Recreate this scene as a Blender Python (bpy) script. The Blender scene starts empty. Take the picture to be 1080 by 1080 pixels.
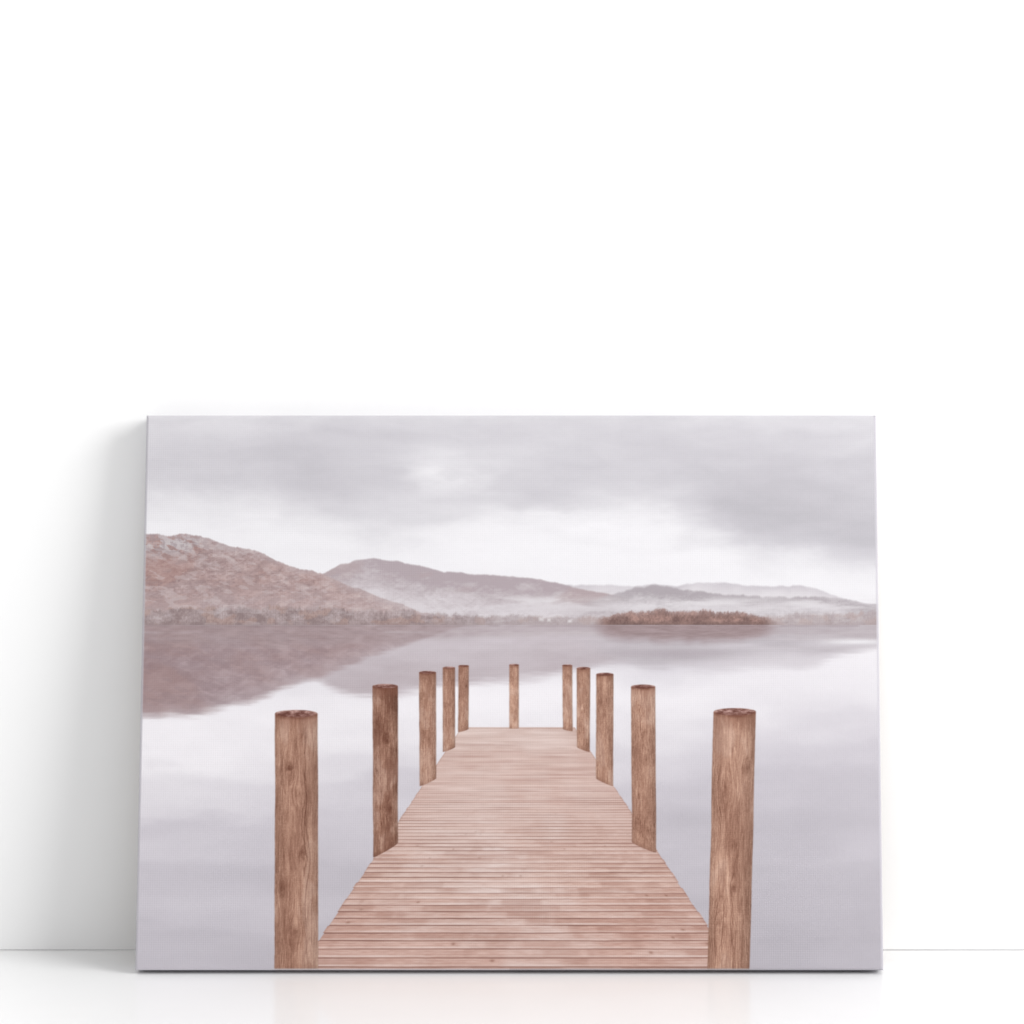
import bpy, math
import numpy as np

ILLUM = 1.24          # diffuse light level reaching the canvas; print inks are divided by it
# ------------------------------------------------------------------ real dimensions (metres)
W, H, T = 0.802, 0.5966, 0.038
SN = 0.12; CS = math.sqrt(1-SN*SN)
A = 0.0716 + T*CS      # distance of lower front edge from wall
Z0 = T*SN
R = 0.003              # rounding of the folded canvas
CAM = (0.0822, -2.857, 0.6886); F = 2706.0

# ------------------------------------------------------------------ scene helpers
def link(o, parent=None):
    bpy.context.scene.collection.objects.link(o)
    if parent: o.parent = parent
    return o
def mesh_obj(name, verts, faces, mat, parent=None):
    me = bpy.data.meshes.new(name); me.from_pydata(verts, [], faces); me.update()
    me.materials.append(mat)
    return link(bpy.data.objects.new(name, me), parent)
def box(name, x0,x1,y0,y1,z0,z1, mat, parent=None):
    v=[(x,y,z) for x in (x0,x1) for y in (y0,y1) for z in (z0,z1)]
    f=[(0,1,3,2),(4,6,7,5),(0,4,5,1),(2,3,7,6),(0,2,6,4),(1,5,7,3)]
    return mesh_obj(name, v, f, mat, parent)
def mat_new(name, col, rough, spec=0.5):
    m=bpy.data.materials.new(name); m.use_nodes=True
    b=m.node_tree.nodes['Principled BSDF']
    b.inputs['Base Color'].default_value=(*col,1); b.inputs['Roughness'].default_value=rough
    b.inputs['Specular IOR Level'].default_value=spec
    return m,b

# ------------------------------------------------------------------ materials
wallm, b = mat_new('white_wall_paint', (.90,.90,.90), .9, .1)
nt=wallm.node_tree
n=nt.nodes.new('ShaderNodeTexNoise'); n.inputs['Scale'].default_value=180; n.inputs['Detail'].default_value=4
tc=nt.nodes.new('ShaderNodeTexCoord'); nt.links.new(tc.outputs['Object'], n.inputs['Vector'])
bp=nt.nodes.new('ShaderNodeBump'); bp.inputs['Strength'].default_value=.03; bp.inputs['Distance'].default_value=.001
nt.links.new(n.outputs['Fac'], bp.inputs['Height']); nt.links.new(bp.outputs['Normal'], b.inputs['Normal'])

floorm, b = mat_new('white_glossy_board', (.90,.90,.90), .16, .2)
nt=floorm.node_tree
n=nt.nodes.new('ShaderNodeTexNoise'); n.inputs['Scale'].default_value=25; n.inputs['Detail'].default_value=3
tc=nt.nodes.new('ShaderNodeTexCoord'); nt.links.new(tc.outputs['Object'], n.inputs['Vector'])
mr=nt.nodes.new('ShaderNodeMapRange'); mr.inputs['To Min'].default_value=.12; mr.inputs['To Max'].default_value=.2
nt.links.new(n.outputs['Fac'], mr.inputs['Value']); nt.links.new(mr.outputs['Result'], b.inputs['Roughness'])

woodm, b = mat_new('pine_bar', (.55,.40,.25), .7, .3)
nt=woodm.node_tree
n=nt.nodes.new('ShaderNodeTexNoise'); n.inputs['Scale'].default_value=30
cr=nt.nodes.new('ShaderNodeValToRGB'); cr.color_ramp.elements[0].color=(.45,.31,.18,1); cr.color_ramp.elements[1].color=(.62,.47,.30,1)
nt.links.new(n.outputs['Fac'], cr.inputs['Fac']); nt.links.new(cr.outputs['Color'], b.inputs['Base Color'])

inkm, b = mat_new('printed_canvas_ink', (1,1,1), .75, .12)
nt=inkm.node_tree
at=nt.nodes.new('ShaderNodeAttribute'); at.attribute_name='ink'
nt.links.new(at.outputs['Color'], b.inputs['Base Color'])
tc=nt.nodes.new('ShaderNodeTexCoord')
hs=[]
for ax in ('X','Z'):
    w=nt.nodes.new('ShaderNodeTexWave'); w.bands_direction=ax; w.inputs['Scale'].default_value=130
    w.inputs['Distortion'].default_value=.6; w.inputs['Detail'].default_value=1
    nt.links.new(tc.outputs['Object'], w.inputs['Vector']); hs.append(w)
mx=nt.nodes.new('ShaderNodeMath'); mx.operation='ADD'
nt.links.new(hs[0].outputs['Fac'], mx.inputs[0]); nt.links.new(hs[1].outputs['Fac'], mx.inputs[1])
bp=nt.nodes.new('ShaderNodeBump'); bp.inputs['Strength'].default_value=.12; bp.inputs['Distance'].default_value=.0004
nt.links.new(mx.outputs[0], bp.inputs['Height']); nt.links.new(bp.outputs['Normal'], b.inputs['Normal'])

# ------------------------------------------------------------------ setting
floor = box('floor', -4,4,-5,0.004,-0.03,0.0, floorm); floor['kind']='structure'
wall = box('wall', -4,4,0.0,0.018,0.0008,3.6, wallm); wall['kind']='structure'

# ------------------------------------------------------------------ noise
def table(seed): return np.random.RandomState(seed).rand(256,256).astype(np.float32)
TB=[table(i) for i in range(8)]
def vn(x,y,seed=0):
    t=TB[seed%8]; x=x+seed*13.7; y=y+seed*7.3
    xf=np.floor(x); yf=np.floor(y); fx=x-xf; fy=y-yf
    xi=xf.astype(np.int64)&255; yi=yf.astype(np.int64)&255; x1=(xi+1)&255; y1=(yi+1)&255
    fx=fx*fx*(3-2*fx); fy=fy*fy*(3-2*fy)
    return (t[xi,yi]*(1-fx)+t[x1,yi]*fx)*(1-fy)+(t[xi,y1]*(1-fx)+t[x1,y1]*fx)*fy
def fbm(x,y,seed=0,o=4,ly=2.03,rot=True):
    s=0; a=.5; tot=0
    for i in range(o):
        s=s+a*vn(x,y,seed+i); tot+=a; a*=.52
        if ly==2.03 and rot:
            x,y=(x*1.6-y*1.2)*1.01+3.1,(x*1.2+y*1.6)*1.01+1.7
        else: x=x*2.03; y=y*ly
    return s/tot            # 0..1
def ss(a,b,x):
    t=np.clip((x-a)/(b-a),0,1); return t*t*(3-2*t)
def ctl(points, sx, sy, x, y):
    """smooth map through control points, looked up with (possibly warped) coordinates"""
    gx=np.linspace(130,945,164); gy=np.linspace(425,1040,124)
    GX,GY=np.meshgrid(gx,gy,indexing='ij'); num=np.zeros_like(GX); den=np.zeros_like(GX)+1e-9
    for (cx,cy,v) in points:
        w=np.exp(-.5*(((GX-cx)/sx)**2+((GY-cy)/sy)**2)); num+=w*v; den+=w
    g=num/den
    u=np.clip((x-130)/(815/163.),0,162.99); v=np.clip((y-425)/(615/123.),0,122.99)
    i=u.astype(int); j=v.astype(int); fu=u-i; fv=v-j
    return (g[i,j]*(1-fu)+g[i+1,j]*fu)*(1-fv)+(g[i,j+1]*(1-fu)+g[i+1,j+1]*fu)*fv
def rows(xs, table_):
    return [(x,y,v) for y,vals in table_ for x,v in zip(xs,vals)]

# ------------------------------------------------------------------ canvas grid (front, rounded fold, sides)
na=6; ns=5
NU, NV = 1360, 1012
def axis(L, n):
    arc=[(R-R*math.cos(a), R-R*math.sin(a)) for a in np.linspace(0,math.pi/2,na)][:-1]   # from side to front
    side=[(0.0, d) for d in np.linspace(T,R,ns)][:-1]
    pre=side+arc
    mid=[(c,0.0) for c in np.linspace(R, L-R, n)]
    post=[(L-c,d) for c,d in reversed(pre)]
    p=np.array(pre+mid+post); return p[:,0],p[:,1],len(pre)
ux,ud,pu=axis(W,NU); vx_,vd,pv=axis(H,NV)
U,V=np.meshgrid(ux-W/2, vx_, indexing='ij'); DU,DV=np.meshgrid(ud,vd,indexing='ij')
DEP=np.maximum(DU,DV)
nu,nv=U.shape
verts_all=np.stack([U,DEP,V],-1).reshape(-1,3)
# artwork coordinates (perspective grid the artwork was measured in)
dd=(-CAM[1]-A)+V*SN
X=618+F*(U-CAM[0])/dd
Y=350+F*(CAM[2]-(Z0+V*CS))/dd
X=X.ravel(); Y=Y.ravel()

# ------------------------------------------------------------------ artwork
C=np.zeros((X.size,3))
def over(mask,col):
    global C
    col=np.asarray(col,float)
    if mask.ndim==1: mask=mask[:,None]
    C=C*(1-mask)+col*mask
def lerp3(a,b,t): return np.asarray(a,float)*(1-t[:,None])+np.asarray(b,float)*t[:,None]
def mix(a,b,t): 
    t=t[:,None]; return a*(1-t)+np.asarray(b,float)*t

# sky
xs=[155,235,315,395,460,530,600,670,750,840,923]
sky=rows(xs,[
 (438,[222,221,220,219,219,219,219,220,221,223,225]),
 (465,[215,212,210,211,216,214,213,213,213,215,218]),
 (488,[211,209,204,207,230,218,208,208,208,208,210]),
 (510,[217,214,207,209,229,214,209,209,203,201,205]),
 (530,[234,229,216,213,220,214,221,216,200,197,202]),
 (550,[244,241,234,224,222,237,246,237,206,195,198]),
 (571,[244,244,242,237,239,248,249,248,230,204,195]),
 (592,[244,244,243,243,245,248,249,248,248,234,211]),
 (612,[243,243,243,243,245,246,246,245,245,246,239]),
 (640,[238,238,238,238,238,238,238,238,238,242,244]),
])
wx=(fbm(X/110,Y/34,1,6,rot=False)-.5)*105; wy=(fbm(X/74,Y/34,3,6)-.5)*34
L=ctl(sky,30,9,X+wx,Y+wy)
sk=ss(625,570,Y)
L+=(fbm(X/90+wx/60,Y/26+wy/40,5,6)-.5)*18*sk
L+=(fbm(X/34,Y/9+wx/60,2,5)-.5)*8*sk
wisp=ss(.38,.70,fbm(X/46,Y/17,6,6))*np.exp(-((X-475)/62)**2-((Y-500)/20)**2); L+=wisp*12
L+=ss(.40,.68,fbm(X/56,Y/20,4,6))*np.exp(-((X-600)/90)**2-((Y-553)/17)**2)*10
L=np.where(L>240,240+(L-240)*.5,L); L=np.clip(L,184,248)
tint=ss(245,200,L)
C[:]=np.stack([L-.6,L-2.6-tint*1.2,L+.8+tint*1.6],-1)

# hills
def ridge(pts,x): 
    p=np.array(pts,float); return np.interp(x,p[:,0],p[:,1])
def rough(x,amp,sc,seed): return (fbm(x/sc,x*0+seed*3.1,seed,4,rot=False)-.5)*2*amp
far=[(130,640),(560,624),(590,617),(640,617),(668,619),(690,616),(715,618),(735,614.5),(765,614.5),(790,618),(820,618.5),(845,617),(862,621),(880,628),(900,634),(923,638),(950,642)]
midr=[(330,612),(345,602),(360,595),(378,591),(395,589.5),(420,592),(445,597),(470,603.5),(490,605),(520,606.5),(550,609),(575,612),(592,616),(615,621),(640,626),(680,633),(720,643),(760,660),(1000,670)]
mid2=[(560,660),(600,642),(640,629),(658,623),(676,619),(700,617.5),(718,621),(742,625),(765,627),(800,629),(830,630),(850,629),(870,630),(890,633),(915,637),(950,640)]
left=[(130,565),(150,563),(168,562.5),(180,565),(196,563.5),(212,566),(230,572),(245,577),(262,578),(280,585),(298,594),(318,600),(338,604),(352,611),(372,619),(392,627),(412,634),(440,644),(465,652),(490,659),(560,690),(1000,700)]
yf=ridge(far,X)+rough(X,1.4,9,1)
ym=ridge(midr,X)+rough(X,1.8,10,2)
ym2=ridge(mid2,X)+rough(X,2.2,7,3)
yl=ridge(left,X)+rough(X,2.4,9,4)
WL=659.5
t1=fbm(X/26+Y/20,Y/10,1,6); t2=fbm(X/8-Y/9,Y/5,2,5); t3=fbm(X/60+Y/40,Y/26,3,5); t4=fbm(X/2.4,Y/1.8,6,3); t5=fbm(X/14+Y/7,Y/6-X/40,5,6)
rid=1-np.abs(t5-.5)*2; rid=ss(.80,.99,rid)
m_far=ss(-1.6,1.6,Y-yf)*(X>540)
over(m_far, lerp3((203,197,203),(224,219,223),np.clip(ss(0,20,Y-yf+t1*12)+(t5-.5)*.4,0,1)))
mm=ss(-1.3,1.3,Y-ym)*(X>300)*ss(760,640,X)
cm=lerp3((180,167,172),(216,209,213),np.clip(ss(0,44,Y-ym)+(t1-.5)*.9+(t2-.5)*.5+(t4-.5)*.3-rid*.16,0,1))
cm=mix(cm,(184,160,156),.28*ss(.5,.68,t3)*ss(30,5,Y-ym))
over(mm,cm)
m2=ss(-1.6,1.6,Y-ym2)*ss(575,680,X)
over(m2, lerp3((176,168,173),(216,210,214),np.clip(ss(0,24,Y-ym2)*.9+(t1-.5)*.9+(t4-.5)*.5-rid*.14,0,1)))
ml=ss(-1.1,1.1,Y-yl)
rx=np.clip((X-150)/330,0,1)
cl=lerp3((148,121,120),(206,187,185),np.clip(.44+.34*rx+(t1-.5)*.5+(t2-.5)*.7+(t4-.5)*.7-rid*.22,0,1))
cl=mix(cl,(170,132,124),.50*ss(.36,.62,t3+(t4-.5)*.25)*(1-rx*.7))
cl=mix(cl,(146,124,124),.38*ss(.50,.62,fbm(X/13+Y/9,Y/6,5,6)))
cl=mix(cl,(208,196,196),.40*ss(.55,.66,fbm(X/10-Y/12,Y/5,7,5))*(1-.5*rx))
rk=np.exp(-((X-180)/50)**2-((Y-573)/15)**2)
cl=mix(cl,(202,197,200),ss(.42,.56,t2)*rk*.85)
cl=mix(cl,(156,142,145),ss(.54,.64,fbm(X/4,Y/3.2,4,4))*rk*.6)
cl=mix(cl,(190,178,181),.40*ss(9,0,Y-yl))
cl=mix(cl,(206,196,200),.07+.32*ss(606,648,Y))
over(ml,cl)
# mist lying low on the slopes
mist=np.exp(-((Y-640)/9)**2)*ss(.35,.7,fbm(X/55,Y/9,6,4,rot=False))*ss(360,470,X)
over(np.clip(mist*.7,0,1),(220,215,219))
over(np.clip(np.exp(-((Y-634-(X-540)*.01)/5)**2)*ss(.38,.65,fbm(X/40,Y/7,4,4,rot=False))*ss(480,560,X)*.7,0,1),(227,223,226))

# shore trees: soft irregular woodland
def crowns(x,step,seed):
    best=np.zeros_like(x)
    i0_=np.floor(x/step)
    for dx in (-2,-1,0,1,2):
        i=i0_+dx; ii=i.astype(int)
        c_=(i+.5+(TB[seed][ii&255,3]-.5)*1.3)*step; h_=.35+.65*TB[seed][ii&255,5]**1.3; w_=step*(.5+1.3*TB[seed][ii&255,8])
        sh_=1.2+1.6*TB[seed][ii&255,11]
        best=np.maximum(best,h_*np.clip(1-(np.abs(x-c_)/w_)**sh_,0,1))
    return best
htop=np.interp(X,[130,160,230,300,360,420,470,510,560,620,640,800,830,870,925,950],[20,21,23,24,22,19,16,13,12,12,12,12,14,17,18,18])
yt=WL-htop*(.42+.28*crowns(X,6.5,1)+.3*fbm(X/22,X*0,4,3,rot=False)+.14*crowns(X,2.9,3))+(fbm(X/1.3,Y/1.6,3,2)-.5)*2.6
msh=ss(-1.6,3.0,Y-yt)
tn=fbm(X/1.4,Y/1.9,2,3); tn2=fbm(X/10,Y/9,5,5)
ct=lerp3((138,120,120),(192,178,179),np.clip(.50+(tn-.5)*.7+(tn2-.5)*1.5-.15*ss(0,10,Y-yt),0,1))
rust=ss(.48,.64,fbm(X/11,Y/9,7,4))*.5
ct=ct*(1-rust[:,None])+lerp3((158,126,116),(190,160,148),tn)*rust[:,None]
ct=mix(ct,(196,188,191),.35*ss(.55,.7,fbm(X/18,Y/6,1,3,rot=False)))
ct=mix(ct,(134,116,117),ss(WL-5,WL,Y)*.4)
fade=ss(430,540,X)*.36
ct=mix(ct,(190,181,184),fade)
over(msh*(.74+.10*(1-ss(480,560,X))),ct)
for bx_,by_,w_,h_ in ((571,653,3,2.2),(579,654,2,1.6),(601,655,2.4,1.6)):
    over(.7*ss(1.4,.3,np.maximum(np.abs(X-bx_)/w_,np.abs(Y-by_)/h_)),(226,222,224))
# wooded islet
hi=np.interp(X,[614,630,640,655,684,714,740,764,784,800,814,826],[0,8,13,17,18.5,18,18.5,17.5,16.5,13,8,0])
yi=WL-hi*(.52+.18*crowns(X,6.1,6)+.30*fbm(X/18,X*0+3,2,3,rot=False)+.10*crowns(X,2.7,2))+(fbm(X/1.3,Y/1.6,5,2)-.5)*2.6
mi=ss(-1.4,2.0,Y-yi)*ss(622,642,X)*ss(826,802,X)
ci=lerp3((114,88,84),(176,140,130),np.clip(.44+(fbm(X/1.5,Y/1.8,4,3)-.5)*.9+(fbm(X/9,Y/8,1,4)-.5)*1.3,0,1))
ci=mix(ci,(180,160,158),.4*ss(6,0,Y-yi)); ci=mix(ci,(106,86,84),.45*ss(WL-6,WL,Y))
over(mi*.90,ci)

# lake
water=rows([155,215,290,370,450,530,600,680,760,840,923],[
 (660,[200,200,205,210,214,218,216,214,214,218,230]),
 (678,[205,208,210,214,216,220,218,214,216,226,242]),
 (700,[212,214,216,220,228,236,232,224,224,234,239]),
 (722,[220,224,229,236,241,244,243,240,237,235,234]),
 (745,[232,236,239,241,241,242,241,238,233,229,230]),
 (768,[243,243,241,237,233,233,233,230,223,218,218]),
 (795,[242,237,231,225,221,222,222,218,211,208,208]),
 (830,[225,221,216,212,210,210,210,207,203,201,202]),
 (880,[210,208,206,205,204,204,203,200,197,197,199]),
 (940,[202,201,200,199,198,198,196,194,192,192,195]),
 (1030,[198,197,196,195,194,193,192,190,188,189,191]),
])
ww=(fbm(X/120,Y/38,2,4,rot=False)-.5)*120; wv=(fbm(X/90,Y/34,6,4,rot=False)-.5)*54
LW=ctl(water,32,11,X+ww,Y+wv)+(fbm(X/90,Y/30,4,5,rot=False)-.5)*15*ss(720,780,Y)
tw=ss(245,200,LW)
wat=np.stack([LW+.2,LW-3.4-tw*1.4,LW+.9+tw*2.0],-1)
mw=ss(-.7,.7,Y-WL)
over(mw,wat)
mirror=2*WL-Y
soft=1+ (Y-WL)*.05
jit=(fbm(X/26,Y/2.2,3,4,rot=False)-.5)*6*ss(WL,WL+40,Y)+(fbm(X/60,Y/7,1,3,rot=False)-.5)*5
def refl(prof,w): return ss(-1,1,(mirror-prof+jit)/(w+soft))*mw
over(refl(ridge(far,X)-3,3)*(X>540)*.6,(200,193,199))
over(refl(ridge(midr,X)-6,3)*ss(300,350,X)*ss(780,640,X)*.88,lerp3((176,163,168),(206,197,203),np.clip(fbm(X/40,Y/10,2,4,rot=False)*.6+.5*ss(60,5,Y-WL),0,1)))
over(refl(ridge(mid2,X)-1,4)*.78*ss(575,680,X),lerp3((176,168,174),(206,200,206),fbm(X/50,Y/6,5,4,rot=False)))
over(np.clip(np.exp(-((X-708)/66)**2-((Y-690+jit*.5)/7)**2)*.7,0,1),(176,167,173))
Ym=mirror+jit*.5
r1=fbm(X/26+Ym/20,Ym/10,1,5); r2=fbm(X/8-Ym/9,Ym/5,2,4); r3=fbm(X/60+Ym/40,Ym/26,3,5); r5=fbm(X/13+Ym/9,Ym/6,5,4)
crl=lerp3((142,119,122),(192,175,178),np.clip(.36+.42*rx+(r1-.5)*.5+(r2-.5)*.55,0,1))
crl=mix(crl,(160,129,124),.42*ss(.36,.64,r3)*(1-rx*.8))
crl=mix(crl,(142,122,126),.28*ss(.50,.64,r5))
crl=mix(crl,(190,179,184),.34*ss(22,0,mirror-ridge(left,X)))
over(refl(ridge(left,X)+(0),1.0)*.96,crl)
for yy,aa,s_ in ((667,.4,1.6),(674,.25,1.2),(683,.18,2.0)):
    over(np.clip(np.exp(-((Y-yy)/s_)**2)*aa*ss(.35,.65,fbm(X/70,X*0+yy,3,3,rot=False))*mw,0,1),(214,207,211))
rt=ss(-5,5,(WL+htop*(.70+.35*fbm(X/22,X*0,4,3,rot=False)))-Y+jit*.8)*mw
over(rt*.5*(1-.4*ss(480,560,X)),lerp3((150,132,134),(182,168,171),fbm(X/12,Y/2.4,5,3,rot=False)))
over(mw*np.exp(-((Y-WL)/1.3)**2)*.4*ss(.3,.5,fbm(X/20,X*0,2,2,rot=False)),(140,124,126))
risl=ss(8,-6,(Y-WL)-hi*.9*(.75+.3*fbm(X/18,X*0+3,2,3,rot=False))+jit*1.0)*ss(616,646,X)*ss(830,800,X)*mw
over(risl*.80,lerp3((136,114,114),(170,150,152),fbm(X/14,Y/2.2,4,3,rot=False)))
over(mw*np.exp(-((X-905)/40)**2-((Y-677)/3)**2)*.8,(242,240,243))

# jetty
T_=np.maximum(Y-678,1.); xl=487-.673*(Y-767); xr=606+.668*(Y-767)
per=1/T_/8.6e-5; pn=np.floor(per); fr=per-pn; ph=8.6e-5*T_**2
pi_=pn.astype(int)&255
rn=TB[0][pi_,7]; rn2=TB[1][pi_,9]; rn3=TB[2][pi_,5]
ej=(rn2-.5)*np.clip(ph*.32,0,2.6)
deck=ss(-.7,.7,Y-767)*ss(-.8,.8,X-xl-ej)*ss(-.8,.8,xr+ej-X)
s=(X-547)/T_
dl=np.stack([np.interp(Y,[767,800,840,880,930,980,1025],v) for v in ([216,213,209,208,204,199,194],[192,184,177,175,168,160,154],[184,175,167,164,155,147,141])],-1)
streak=fbm(s*5+pn*3.7,pn*1.9+fr*1.2,5,4,ly=1.6); fine=fbm(s*34+pn*5.1,fr*7+pn*11.3,2,4,rot=False,ly=2.0)
near=ss(.8,6,ph)
farl=(vn(s*2.5,Y/1.9,3)-.5)*24*(1-near)+(vn(s*4,Y/1.2+40,5)-.5)*20*(1-near)
dl+=((streak-.5)*34*(.25+.75*near)+(fine-.5)*38*near+(rn-.5)*np.clip(ph*1.9,5,14)+farl)[:,None]*np.array((.85,1.05,1.10))
film=fbm(s*2.6+4,per/22,3,4,rot=False)
brk=fbm(s*5+pn*.9,per*.55,6,4,rot=False); brk2=fbm(s*30+pn*2.3,fr*3+pn*5.,1,4,rot=False)
centre=1-.6*np.clip(np.abs(s+.03)/.67,0,1)**2.2
gl=(.24*ss(.35,.60,film)+.16+.34*ss(.42,.64,brk*.65+film*.35)*near*(.6+.5*ss(.38,.58,brk2)))*centre*(1-.30*ss(930,1020,Y))
gl=np.clip(gl*(.75+.5*rn3),0,.8)
dl=mix(dl,(236,221,217),gl)
wetd=ss(.52,.66,fbm(s*6+pn*1.3,pn*2.7,1,4,ly=1.5))*.26*near
dl=mix(dl,(156,112,98),wetd)
kx=s*13+pn*.37; kc=np.floor(kx); kk=TB[3][kc.astype(int)&255,pi_]
kn=(kk>.94)*np.exp(-(((kx-kc-.5)/(.07+.5*(kk-.94)))**2)-((fr-.3-.4*rn)/.16)**2)*near
dl=mix(dl,(130,88,72),.5*kn)
dist=np.minimum(fr,1-fr)*ph
gv=vn(s*5+pn*2.2,pn*1.0,6)
gap=np.exp(-(dist/(np.clip(ph*.075,.38,.66)*(.6+.8*gv)))**2)*np.clip(ph/5,.14,.9)*(.22+.55*gv+.45*rn2)
dl=mix(dl,(104,68,58),np.clip(.76*gap,0,1))
for gpos,ga in ((.36,.12),(.66,.14)):
    dl=mix(dl,(134,94,82),np.exp(-((fr-gpos-(rn-.5)*.1)*ph/.55)**2)*near*ga*(.2+1.6*vn(s*6+pn*4.1,pn*2.,4)))
lip=np.exp(-((fr*ph-1.8)/.7)**2)*near*.42*(.2+1.5*vn(s*4+pn*3.3,pn*1.7,2))
dl=mix(dl,(242,229,225),np.clip(lip,0,.7))
edge=np.exp(-(np.minimum(X-xl,xr-X)/(1.0+ph*.1))**2)*.25
dl=mix(dl,(146,108,96),edge)
over(deck,dl)
over(deck*np.exp(-((Y-768)/1.0)**2)*.25,(160,124,112))

# posts
POSTS=[(537.2,547.3,701,537.2,547.2,768,768,.64,'far end post standing alone at the middle of the jetty end'),
 (483.5,494.5,702,483.2,494.2,772,769,.46,'fifth printed post down the left side, the farthest of that side'),
 (593,603.5,701.5,593.8,604,769,771,.56,'fifth printed post down the right side, the farthest of that side'),
 (467,480,704,467,480,793,788,.46,'fourth printed post down the left side'),
 (608,622.5,704.5,608.4,622,788,793,.56,'fourth printed post down the right side'),
 (442,460,709,442.5,460,829,821,.46,'third printed post down the left side'),
 (629,647.2,711,628.5,646.6,821,829,.56,'third printed post down the right side'),
 (393,419.8,723.5,393.6,419.6,904,889,.24,'dark brown second printed post down the left side'),
 (665.6,691.2,724,666.4,692,888,899,.58,'second printed post down the right side'),
 (290,335,752.5,290,336,1060,1060,.50,'large nearest printed post at the lower left of the jetty'),
 (753,797.5,750.5,746,790.5,1060,1060,.58,'large nearest printed post at the lower right of the jetty, leaning slightly')]
pm=[]
for k,(a0,a1,ty,b0,b1,yl_,yr_,tone,lab) in enumerate(POSTS):
    tt=(Y-ty)/(max(yl_,yr_,1)-ty) if yl_<1050 else (Y-ty)/(1024-ty)
    l=a0+(b0-a0)*tt; r=a1+(b1-a1)*tt
    wob=(vn(Y/40,Y*0+k,k)-.5)*(a1-a0)*.03+(vn(Y/5,Y*0+k,k+1)-.5)*.3
    l=l+wob; r=r+wob*.6; w_=(r-l); c=(l+r)/2; q=(X-c)/(w_/2); qc=np.clip(q,-1,1)
    eh=(a1-a0)*.095
    topy=ty-eh*np.sqrt(1-qc**2)*.9; boty=yl_+(yr_-yl_)*(qc+1)/2+np.sqrt(1-qc**2)*eh*.6
    m=ss(-.9,.9,X-l)*ss(-.9,.9,r-X)*ss(-.7,.7,Y-topy)*ss(.7,-.7,Y-boty)
    idx=np.nonzero(m>0)[0]
    x_=X[idx]; y_=Y[idx]; qq=qc[idx]; wi=w_[idx]; mk=m[idx]; qf=q[idx]
    ang=np.arcsin(qq); sc=(a1-a0)/45.
    rs=np.random.RandomState(60+k); push=np.zeros_like(x_); dark=np.zeros_like(x_); halo=np.zeros_like(x_)
    nk=5 if (a1-a0)>40 else (3 if a1-a0>24 else 1)
    for kq in range(nk):
        ka=rs.uniform(-.85,.85); y0_=ty+18*sc+3; y1_=min(yl_,1024)-6
        ky=y0_+(y1_-y0_)*((kq+rs.uniform(.1,.9))/nk); kr=rs.uniform(.035,.075)*(a1-a0)+.35
        dx=(ang-ka)*wi/2; dy=(y_-ky)
        rr=np.sqrt((dx)**2+(dy/1.4)**2)/kr+(vn(x_/2.5,y_/2.5,k)-.5)*.8
        push+=-np.tanh(dx/kr)*np.exp(-(dy/(kr*6))**2)*np.exp(-(dx/(kr*3.6))**2)*kr*1.3
        dark+=np.exp(-np.abs(rr)**2.2)*rs.uniform(.2,.45); halo+=np.exp(-((rr-1.6)/.6)**2)*.09
    gx_=(ang*wi/2+push)/(45*.5)/sc
    yy_=y_/sc
    big=fbm(gx_*1.2+k*3,yy_/130+k,k+1,3,ly=1.7)
    ring=(gx_*5.6+big*12+fbm(gx_*2,yy_/30,k+2,4,ly=1.8)*2.6); rf=ring-np.floor(ring)
    rstr=.3+1.3*vn(np.floor(ring)*3.3,yy_/50,k+3)
    late=ss(.0,.8,rf)*ss(1.0,.84,rf)*rstr
    g=fbm(gx_*12+k*4,yy_/34,k+2,5,ly=2.0); g2=fbm(gx_*26,yy_/10,k+3,4,ly=2.0); g3=vn(x_/1.1,y_/1.1,k)
    pat=fbm(x_/(20*sc+3),y_/(44*sc+4),k+5,5)
    pa=1.25 if k==7 else .75
    v=tone+.05-late*.16*np.clip(sc*1.5,.35,1)+(g-.5)*.56+(g2-.5)*.46*np.clip(sc*1.5,.4,1)+(g3-.5)*.16+(pat-.5)*pa-dark-halo
    crk=0
    for j_ in range(4):
        pos=[.55*np.sin(k*2.1+1),-.5*np.cos(k*1.7),.9*np.sin(k*3.3+2),-.9*np.sin(k*1.3+.5)][j_]
        crk=crk+np.exp(-((gx_-(pos+(fbm(yy_/46,yy_*0+k*2+j_*3,k+j_,5,rot=False)-.5)*.5))/.020)**2)*ss(.49,.6,vn(yy_/(44-8*j_),yy_*0+k+j_*7,k+4-j_))
    v=v-.42*crk*np.clip(sc*1.6,.3,1)
    v=np.clip(v,-.2,1.12)
    col=lerp3((124,84,68),(222,181,158),v)
    col=col*((.86+.165*np.sqrt(np.clip(1-qq**2,0,1))**1.2)*(1-.045*qq))[:,None]
    col=mix(col,(196,178,172),.05+.14*ss(.52,.66,pat))
    damp=ss(.50,.62,fbm(x_/(12*sc+2),y_/(40*sc+4)+9,k+6,4))
    col=mix(col,(118,78,64),damp*(.45 if k==7 else .18))
    ey=(y_-ty)/eh; rad=np.sqrt(qf**2*1.02+ey**2)
    cc=lerp3((110,70,62),(204,168,160),np.clip((fbm(x_/5,y_/1.4,k,4)-.34)*1.9-.15*ey,0,1))
    col=mix(col,cc,ss(1.1,.88,rad))
    col=mix(col,(226,206,200),np.exp(-((rad-1.0)/.14)**2)*(ey<0)*.7*(.2+vn(x_/4,y_*0,k)))
    below=y_-(ty+eh*np.sqrt(np.clip(1-qq**2,0,1)))
    col=mix(col,(104,60,48),np.exp(-((below-.4*sc)/(1.7*sc+.5))**2)*.6*(.4+.8*vn(x_/4,y_/6,k+1)))
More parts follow.
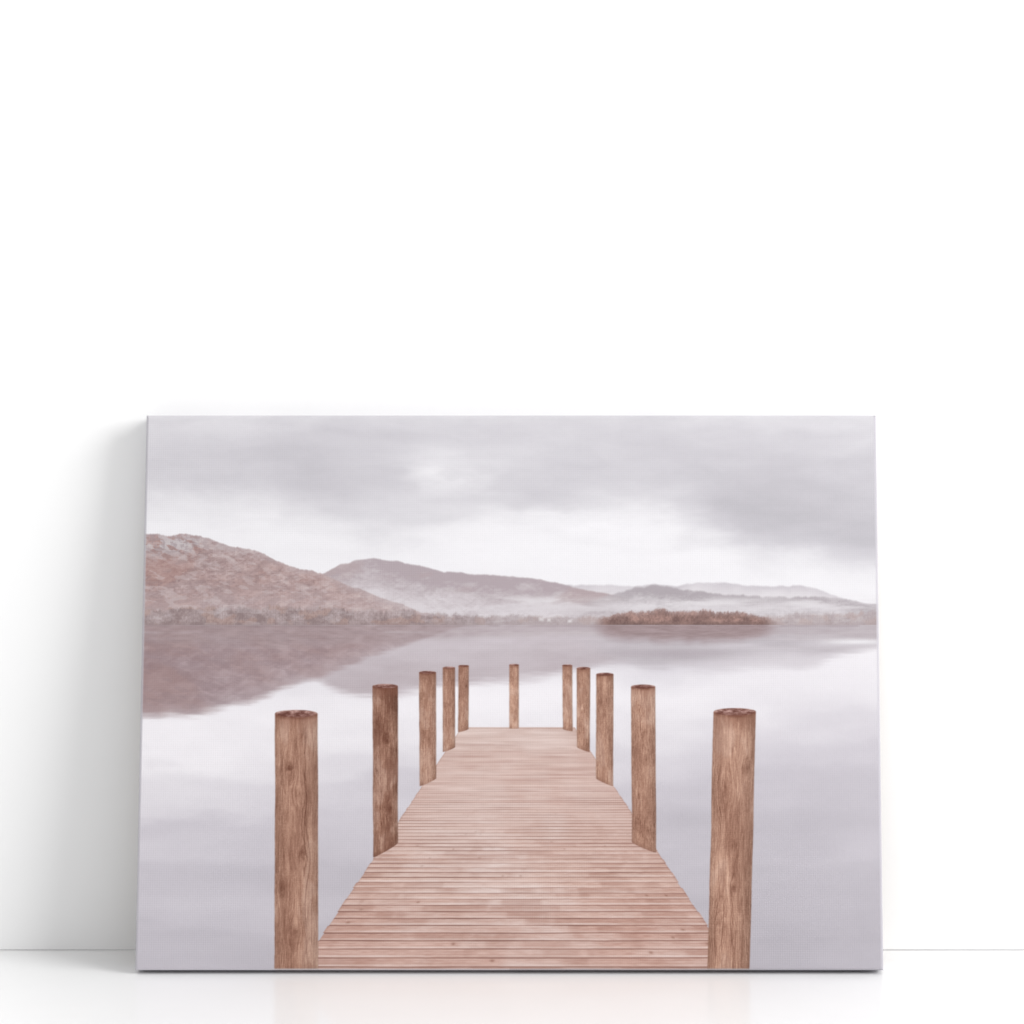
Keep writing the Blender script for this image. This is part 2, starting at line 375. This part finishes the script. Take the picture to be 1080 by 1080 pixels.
    drip=ss(14*sc+2,0,below-20*sc*(fbm(x_/4.,y_*0+k,k+2,3,rot=False)-.35))*(below>0)
    col=mix(col,(130,86,70),drip*.34)
    col=mix(col,(120,84,72),np.clip(1+ (y_-boty[idx])/(6*sc+2),0,1)*.3)
    mk=mk[:,None]; C[idx]=C[idx]*(1-mk)+np.clip(col,0,255)*mk
    pm.append(m)

# printing grain
rs=np.random.RandomState(5)
C*=(1+(rs.rand(X.size)-.5)*.014)[:,None]
# folds tinted pale lavender; right half painted darker to offset the softbox light
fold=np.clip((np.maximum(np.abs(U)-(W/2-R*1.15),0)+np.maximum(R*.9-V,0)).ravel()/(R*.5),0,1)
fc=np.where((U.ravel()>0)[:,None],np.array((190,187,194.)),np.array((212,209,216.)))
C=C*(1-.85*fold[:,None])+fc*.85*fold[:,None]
C=np.clip(C,0,252)/255.
lin=np.where(C<=.04045,C/12.92,((C+.055)/1.055)**2.4)/ILLUM
lin=np.clip(lin,0,.93)

# ------------------------------------------------------------------ split the sheet into its printed regions
reg=np.zeros(X.size,int)               # 0 sky
reg[(Y>yf)&(X>540)]=1; reg[(Y>ym2)&(X>600)]=1
reg[(Y>ym)&(X>300)&(ym<ym2)]=2
reg[Y>yl]=3
reg[(Y>yt)]=4
reg[mi>.5]=5
reg[(Y>WL)]=6
reg[mi*1.0*(Y<=WL+1)>.5]=5
reg[deck>.5]=7
for k,m in enumerate(pm): reg[m>.5]=10+k
reg=reg.reshape(nu,nv)
I,J=np.meshgrid(np.arange(nu-1),np.arange(nv-1),indexing='ij')
fid=reg[:-1,:-1].copy()
isedge=(I<pu)|(I>=nu-1-pu)|(J<pv)|(J>=nv-1-pv)
fid[isedge]=99
skip=((DU[:-1,:-1]>=R)|(DU[1:,1:]>=R))&((DV[:-1,:-1]>=R)|(DV[1:,1:]>=R))
fid[skip]=-1
i0=(I*nv+J); quads=np.stack([i0,i0+nv,i0+nv+1,i0+1],-1)   # normal towards -y

root=bpy.data.objects.new('canvas_print',None); link(root)
root.empty_display_size=.1
root.location=(0,-A,Z0); root.rotation_euler=(-math.asin(SN),0,0)
root['label']='stretched canvas print of a wooden jetty and misty lake leaning against the white wall'
root['category']='canvas print'

def submesh(name,ids,parent,label=None):
    sel=quads[np.isin(fid,ids)]
    used,inv=np.unique(sel.ravel(),return_inverse=True)
    nf=len(sel); me=bpy.data.meshes.new(name)
    me.vertices.add(len(used)); me.vertices.foreach_set('co',verts_all[used].astype(np.float32).ravel())
    me.loops.add(nf*4); me.loops.foreach_set('vertex_index',inv.astype(np.int32).ravel())
    me.polygons.add(nf); me.polygons.foreach_set('loop_start',np.arange(0,nf*4,4,dtype=np.int32))
    try: me.polygons.foreach_set('loop_total',np.full(nf,4,dtype=np.int32))
    except Exception: pass
    me.update(calc_edges=True)
    ca=me.color_attributes.new('ink','FLOAT_COLOR','POINT')
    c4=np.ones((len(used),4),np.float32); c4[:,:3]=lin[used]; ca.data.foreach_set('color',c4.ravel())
    me.materials.append(inkm)
    o=link(bpy.data.objects.new(name,me),parent)
    if label: o['label']=label
    return o
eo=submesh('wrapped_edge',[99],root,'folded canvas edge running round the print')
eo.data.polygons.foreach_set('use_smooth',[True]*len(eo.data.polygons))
submesh('printed_sky',[0],root,'printed pale grey cloudy sky')
submesh('printed_hill',[3],root,'printed brown hill at the left')
submesh('printed_hill',[2],root,'printed pale mauve hill in the middle')
submesh('printed_hill',[1],root,'printed faint distant hills at the right')
submesh('printed_shore_trees',[4],root,'printed band of misty shore trees')
submesh('printed_islet',[5],root,'printed brown wooded islet at the right')
submesh('printed_lake',[6],root,'printed still lake with hill reflections')
jet=submesh('printed_jetty',[7],root,'printed wet pinkish plank jetty deck')
for k,p in enumerate(POSTS): submesh('printed_post',[10+k],jet,p[8])

# wooden stretcher behind the canvas
bw=.042; e=.0015
def bar(x0,x1,z0,z1): 
    return box('stretcher_bar',x0,x1,.004,T-.0015,z0,z1,woodm,root)
bar(-W/2+e,W/2-e,e,bw); bar(-W/2+e,W/2-e,H-bw,H-e)
bar(-W/2+e,-W/2+bw,bw+.0005,H-bw-.0005); bar(W/2-bw,W/2-e,bw+.0005,H-bw-.0005)

# ------------------------------------------------------------------ light
sc=bpy.context.scene
w=bpy.data.worlds.new('World'); sc.world=w; w.use_nodes=True
bg=w.node_tree.nodes['Background']; bg.inputs['Color'].default_value=(1,1,1,1); bg.inputs['Strength'].default_value=.74
def area(name,loc,target,size,power):
    l=bpy.data.lights.new(name,'AREA'); l.size=size; l.energy=power; l.shape='DISK'
    o=link(bpy.data.objects.new(name,l)); o.location=loc
    from mathutils import Vector
    o.rotation_euler=(Vector(target)-Vector(loc)).to_track_quat('-Z','Y').to_euler()
    return o
area('studio_softbox',(7.3,-3.8,3.6),(0,0,.4),5.4,760)

# ------------------------------------------------------------------ camera
cd=bpy.data.cameras.new('camera'); cam=link(bpy.data.objects.new('camera',cd))
cam.location=CAM; cam.rotation_euler=(math.pi/2,0,0)
cd.sensor_width=36; cd.lens=F/1080*36; cd.shift_x=-78/1080; cd.shift_y=-190/1080
cd.clip_start=.05; cd.clip_end=50
sc.camera=cam
sc.view_settings.view_transform='Standard'; sc.view_settings.look='None'; sc.view_settings.exposure=0; sc.view_settings.gamma=1
